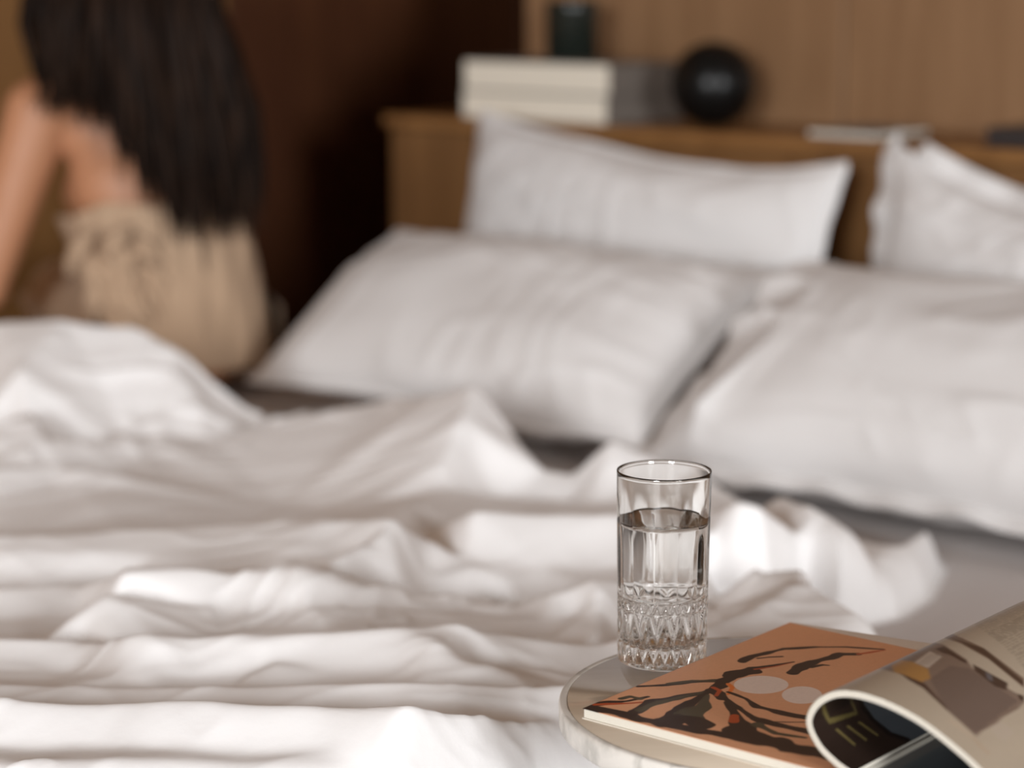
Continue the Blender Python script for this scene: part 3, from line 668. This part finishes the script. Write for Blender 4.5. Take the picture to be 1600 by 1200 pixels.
def flat_book(px0, px1, v0, v1, z1, m, name, label, cat):
    u0, u1 = shelf_at(px0, v0), shelf_at(px1, v0)
    root = tag(empty(name, uv((u0+u1)/2, (v0+v1)/2, ZS)), label, cat)
    slab('cover', u0, u1, v0, v1, ZS+z1-.002, ZS+z1, m, root, .0008); slab('page_block', u0+.002, u1-.002, v0+.002, v1-.002, ZS+.0025, ZS+z1-.0022, M['paper'] if cat == 'book' else m, root)
    slab('cover', u0, u1, v0, v1, ZS+.0003, ZS+.0023, m, root, .0008); return root
flat_book(1262, 1368, 3.09, 3.26, .012, mat('slate cover', (.13, .13, .14, 1), .5), 'notebook', 'thin slate grey notebook lying flat on the headboard, right of the black ball', 'book')
flat_book(1540, 1680, 3.10, 3.25, .030, mat('dark leather', (.03, .025, .025, 1), .45), 'leather_case', 'flat dark case on the headboard behind the right-hand pillow', 'case')

# ================================================================= WOMAN
skin = mat('warm skin', (.50, .235, .125, 1), .5); nodes(skin)[2].inputs['Subsurface Weight'].default_value = .08; nodes(skin)[2].inputs['Subsurface Radius'].default_value = (.02, .008, .004)
DP = 3.66
hip = np.array([-.560, 3.70, .555]); fwd = np.array([-.45, .893, 0]); lft = np.array([-.893, -.45, 0])
def J(f_, l_, z_): return hip+fwd*f_+lft*l_+ZX*(z_-.555)
bmb = bmesh.new()
def ellipsoid(c, r, ax=(fwd, lft, ZX), seg=20):
    m_ = bmesh.ops.create_icosphere(bmb, subdivisions=3, radius=1)
    for v in m_['verts']: v.co = Vector(tuple(np.array(c)+v.co.x*r[0]*ax[0]+v.co.y*r[1]*ax[1]+v.co.z*r[2]*ax[2]))
def capsule(p, q, r0, r1):
    p = np.array(p); q = np.array(q); L_ = np.linalg.norm(q-p); d = (q-p)/L_; s_ = np.cross(d, [.3, .1, 1]); s_ /= np.linalg.norm(s_); t_ = np.cross(d, s_)
    n_ = 16; rings = []
    for a in np.linspace(-90, 90, 13):
        ar = math.radians(a); base = p if a < 0 else q; r = r0 if a < 0 else r1
        rr = r*math.cos(ar); off = r*math.sin(ar); rings.append((base+d*off, max(rr, 1e-4)))
        if a == 0: rings[-1] = (p, r0); rings.append((q, r1))
    vs = [[bmb.verts.new(tuple(c+(s_*math.cos(w)+t_*math.sin(w))*r)) for w in np.linspace(0, 2*math.pi, n_, endpoint=False)] for c, r in rings]
    for i in range(len(vs)-1):
        for k in range(n_): bmb.faces.new((vs[i][k], vs[i][(k+1) % n_], vs[i+1][(k+1) % n_], vs[i+1][k]))
    bmb.faces.new(vs[0][::-1]); bmb.faces.new(vs[-1])
lean = .34                                     # forward lean per metre of height
ax_l = ZX+fwd*lean+lft*.13; ax_l = ax_l/np.linalg.norm(ax_l); ax_f = np.cross(lft, ax_l); ax_f = ax_f if ax_f@fwd > 0 else -ax_f
def T(h, f_=0, l_=0): return hip+ax_l*h+ax_f*f_+lft*l_
# trunk
ellipsoid(T(.00), (.085, .118, .10), (ax_f, lft, ax_l)); ellipsoid(T(-.01, .0, .05), (.075, .07, .08)); ellipsoid(T(-.01, .0, -.05), (.075, .07, .08))
ellipsoid(T(.14), (.092, .130, .13), (ax_f, lft, ax_l)); ellipsoid(T(.26, .0), (.098, .140, .13), (ax_f, lft, ax_l)); ellipsoid(T(.36, -.005), (.095, .150, .11), (ax_f, lft, ax_l))
ellipsoid(T(.275, .075, .068), (.058, .062, .062)); ellipsoid(T(.275, .075, -.068), (.058, .062, .062))
capsule(T(.40, -.02, .135), T(.40, -.02, -.135), .052, .052); capsule(T(.42, -.02, .07), T(.48, .0, .02), .045, .045); capsule(T(.42, -.02, -.07), T(.48, .0, -.02), .045, .045)
capsule(T(.42, -.01), T(.55, .035), .052, .048)
hd = T(.64, .065); hz_ = ZX*.93+fwd*.36; hz_ /= np.linalg.norm(hz_); hf = np.cross(lft, hz_); hf = hf if hf@fwd > 0 else -hf
def Hd(f_, l_, u_): return hd+hf*f_+lft*l_+hz_*u_
ellipsoid(Hd(-.012, 0, .02), (.092, .074, .098), (hf, lft, hz_)); ellipsoid(Hd(.03, 0, -.045), (.058, .055, .062), (hf, lft, hz_)); ellipsoid(Hd(.055, 0, -.085), (.025, .026, .02), (hf, lft, hz_))
capsule(Hd(.078, 0, .01), Hd(.098, 0, -.026), .008, .012); ellipsoid(Hd(.080, 0, -.056), (.012, .022, .006), (hf, lft, hz_)); ellipsoid(Hd(.078, 0, -.066), (.012, .018, .006), (hf, lft, hz_))
for sg_ in (-1, 1):
    ellipsoid(Hd(-.005, .074*sg_, -.005), (.016, .007, .028), (hf, lft, hz_)); ellipsoid(Hd(.060, .028*sg_, .028), (.016, .02, .006), (hf, lft, hz_)); ellipsoid(Hd(.052, .04*sg_, -.02), (.02, .018, .018), (hf, lft, hz_))
def hand(wr, dr_, pn):                         # wrist, pointing direction, palm normal
    dr_ = dr_/np.linalg.norm(dr_); sd = np.cross(dr_, pn); sd /= np.linalg.norm(sd); pn = np.cross(sd, dr_)
    ellipsoid(wr+dr_*.05, (.048, .036, .014), (dr_, sd, pn)); 
    for k, (o_, l_) in enumerate(((-.028, .072), (-.010, .082), (.010, .076), (.028, .060))):
        a = wr+dr_*.085+sd*o_; m1 = a+dr_*l_*.45-pn*.004+sd*o_*.12; m2 = m1+dr_*l_*.33-pn*.012; m3 = m2+dr_*l_*.22-pn*.014
        capsule(a-dr_*.02, m1, .0095, .0088); capsule(m1, m2, .0088, .0080); capsule(m2, m3, .0080, .0070)
    a = wr+dr_*.03-sd*.03; m1 = a+dr_*.03-sd*.028-pn*.006; m2 = m1+dr_*.032-sd*.010-pn*.006; capsule(a, m1, .013, .010); capsule(m1, m2, .010, .008)
# near arm reaches down and forwards to the knee
sh = T(.395, -.015, .165); el = atd(-25, 452, 3.66); wr = np.array([el[0]-.13, el[1]+.16, .655])
capsule(sh, sh*.45+el*.55, .058, .047); capsule(sh*.45+el*.55, el, .047, .038); capsule(el, el*.55+wr*.45, .040, .036); capsule(el*.55+wr*.45, wr, .036, .024)
hand(wr, fwd*.9+ZX*-.25, ZX)
sh2 = T(.395, -.015, -.165); el2 = J(.24, -.12, .72); wr2 = J(.44, -.05, .665)
capsule(sh2, el2, .052, .036); capsule(el2, wr2, .038, .024); hand(wr2, fwd*.9+ZX*-.25+lft*.2, ZX)
for sg_ in (-1, 1):                            # legs over the far edge of the bed
    hp = J(.07, .062*sg_, .535); kn_ = J(.47, .10*sg_, .56); an = J(.50, .10*sg_, .09)
    capsule(hp, kn_, .068, .056); capsule(kn_, kn_*.65+an*.35-fwd*.012, .056, .054); capsule(kn_*.65+an*.35-fwd*.012, an, .054, .034)
    capsule(an-fwd*.02-ZX*.04, an+fwd*.10-ZX*.055, .034, .030); ellipsoid(an+fwd*.15-ZX*.062, (.05, .042, .022))
    for k in range(5): capsule(an+fwd*.17+lft*(-.032+.016*k)-ZX*.066, an+fwd*(.205-.006*abs(k-(1 if sg_ < 0 else 3)))+lft*(-.034+.017*k)-ZX*.070, .011, .009)
tmp = bpy.data.meshes.new('tmp'); bmb.to_mesh(tmp); bmb.free()
to = bpy.data.objects.new('tmp', tmp); C.objects.link(to)
rm = to.modifiers.new('r', 'REMESH'); rm.mode = 'VOXEL'; rm.voxel_size = .0052
s1 = to.modifiers.new('s', 'SMOOTH'); s1.factor = .5; s1.iterations = 6
dg = bpy.context.evaluated_depsgraph_get(); bme = bpy.data.meshes.new_from_object(to.evaluated_get(dg))
bpy.data.objects.remove(to); bpy.data.meshes.remove(tmp); bme.name = 'body'; bme.materials.clear()
wo_ = tag(empty('person', hip-ZX*(.555-ZM)), 'woman with long dark hair, wrapped in beige cloth, sitting on the bed edge', 'person')
link('body', bme, skin, wo_)
eyem = mat('eye', (.6, .58, .55, 1), .2)
for sg_ in (-1, 1):
    me_ = bpy.data.meshes.new('eye'); bm = bmesh.new(); bmesh.ops.create_uvsphere(bm, u_segments=16, v_segments=10, radius=.0115, matrix=Matrix.Translation(Vector(tuple(Hd(.068, .030*sg_, .008))))); bm.to_mesh(me_); bm.free(); link('eye', me_, eyem, wo_)
# towel wrapped around trunk and thighs
clothm = bumpy(mat('beige cotton wrap', (.46, .32, .215, 1), .9, sheen=.1, spec=.2), 50, .3, .002)
nt_, mt_ = 60, 160
an_ = np.linspace(0, 2*math.pi, mt_, endpoint=False); hs = np.linspace(-.085, .215, nt_)
Pt = np.zeros((nt_, mt_, 3))
for i, h in enumerate(hs):
    wa = np.interp(h, [-.09, 0, .10, .18, .28], [.128, .140, .150, .156, .172]); wf = np.interp(h, [-.09, 0, .10, .18, .28], [.098, .108, .118, .125, .150])
    rip = 1+.025*np.sin(an_*9+h*14)+.065*(vnoise(np.cos(an_)*3+9+np.zeros(mt_), np.sin(an_)*3+9+h*4, 91)-.5)*2+.02*np.sin(an_*17-h*30)
    for k, a in enumerate(an_):
        top = (.012*math.cos(a))*max(0, (h-.15)/.065)
        base = hip+ax_l*(h+top+.006*math.sin(a*6)*(i/nt_)) + ax_f*(wf*rip[k]*math.cos(a)) + lft*(wa*rip[k]*math.sin(a)); Pt[i, k] = base
Pt[:, :, 2] = np.maximum(Pt[:, :, 2], ZM+.03)
inner = Pt[-3:] * 1.0; c_ = Pt[-3:].mean(1, keepdims=True); inner = c_+(inner-c_)*.95; Pt = np.concatenate([Pt, inner[::-1]], 0)
cl = grid_mesh('cloth_wrap', Pt, clothm, wo_, wrap=True)
# gathered knot of cloth on the near side
kr = random.Random(3)
for k in range(26):
    x_ = 118+kr.random()*110; y_ = 352+kr.random()*130; L__ = 60+kr.random()*50; a_ = math.radians(40+kr.random()*75)
    if kr.random() < .35: a_ = math.radians(150-kr.random()*25)
    pp = (x_, y_); q_ = (x_+L__*math.cos(a_)*.8+12, y_+L__*math.sin(a_)*.9); r_ = .011+.007*kr.random()
    a = atd(*pp, 3.60+.012*kr.random()); b_ = atd(*q_, 3.595+.012*kr.random()); mid = (a+b_)/2+np.array([.012*kr.gauss(0, 1), -.035, .01])
    tube('cloth_fold', [a*(1-t)**2+2*mid*t*(1-t)+b_*t*t for t in np.linspace(0, 1, 11)], [r_*(.25+.75*math.sin(math.pi*(.05+.9*t)))*(1+.12*math.sin(7*t+k)) for t in np.linspace(0, 1, 11)], clothm, wo_, 14)
# lap part over the thighs
lp = []
for f_ in np.linspace(.0, .44, 24):
    row = []
    for a in np.linspace(0, 2*math.pi, 60, endpoint=False):
        r1 = .178*(1-.02*f_)*math.sin(a); r2 = .098*(1-.35*f_)*math.cos(a)+.006*math.sin(a*7+f_*20)
        row.append(J(f_, r1*(1+.02*math.sin(a*9)), max(.555+r2+.01, ZM+.012 if f_ < .14 else .46)))
    lp.append(row)
grid_mesh('cloth_lap', np.array(lp), clothm, wo_, wrap=True)
# hair: cap plus many long locks
hairm = mat('dark brown hair', (.020, .012, .009, 1), .5, spec=.08); nodes(hairm)[2].inputs['Anisotropic'].default_value = .5
varied(hairm, (.004, .0022, .0016, 1), (.024, .012, .007, 1), 22, (3, 3, .4), 4)
hv = []
for i, el_ in enumerate(np.linspace(0, math.pi*.72, 26)):
    row = []
    for a in np.linspace(0, 2*math.pi, 64, endpoint=False):
        fr_ = math.cos(a); lim = el_*(.62 if fr_ > .25 else 1.0 if fr_ < -.1 else .62+.38*(.25-fr_)/.35)
        rr = 1+.012*math.sin(a*23)
        row.append(Hd(-.014+.102*math.sin(lim)*math.cos(a)*rr, .086*math.sin(lim)*math.sin(a)*rr, .024+.108*math.cos(lim)))
    hv.append(row)
hc = grid_mesh('hair', np.array(hv), hairm, wo_, wrap=True)
lv, lf = [], []
def lock(pts, w, seed):
    n_ = 9; base = len(lv); K = len(pts)
    ts = np.linspace(0, 1, n_); cp_ = np.array(pts)
    for i, t in enumerate(ts):
        x = t*(K-1); k = min(int(x), K-2); f_ = x-k; f_ = f_*f_*(3-2*f_) if False else f_
        p0 = cp_[max(k-1, 0)]; p1 = cp_[k]; p2 = cp_[k+1]; p3 = cp_[min(k+2, K-1)]
        p = .5*((2*p1)+(-p0+p2)*f_+(2*p0-5*p1+4*p2-p3)*f_*f_+(-p0+3*p1-3*p2+p3)*f_**3)
        ww = w*(.25+.9*math.sin(math.pi*min(1, .05+t*.95)**.8))*(1-t**5*.9)+.0005
        for a in range(5):
            an2 = 2*math.pi*a/5+seed; lv.append(tuple(p+np.array([math.cos(an2)*ww, math.sin(an2)*ww*.6, math.sin(an2)*ww*.25])))
    for i in range(n_-1):
        for a in range(5): lf.append((base+i*5+a, base+i*5+(a+1) % 5, base+(i+1)*5+(a+1) % 5, base+(i+1)*5+a))
rr_ = random.Random(5)
def hp_(px, py, d): return atd(px, py, d)
for i in range(430):
    a = rr_.random()                            # 0 = near the front shoulder (left), 1 = outer back (right)
    dep_ = rr_.random()
    st = Hd(-.06-.04*a*rr_.random(), (.08-.16*rr_.random()), .03+.05*rr_.random())
    x0 = 55+(a**.8)*275+rr_.gauss(0, 8); yend = np.interp(a, [0, .12, .3, .45, .65, .8, 1], [125, 150, 165, 285, 345, 365, 330])+rr_.gauss(0, 22)
    xe = np.interp(a, [0, .12, .3, .45, .65, .8, 1], [68, 96, 150, 232, 295, 352, 405])+rr_.gauss(0, 11)
    dd = np.interp(a, [0, .2, .5, 1], [3.60, 3.59, 3.58, 3.60])+(dep_-.5)*.09
    xm = x0+(xe-x0)*np.interp(a, [0, .5, 1], [.2, .45, .80])+8*math.sin(i)
    lock([st, hp_(x0*.6+110, -95, dd), hp_(x0, -5, dd), hp_(xm, (yend)*.5, dd), hp_(xe, yend, dd)], .010+.006*rr_.random(), i)
hl = mesh('hair_locks', lv, lf, hairm, wo_); hl['kind'] = 'stuff'
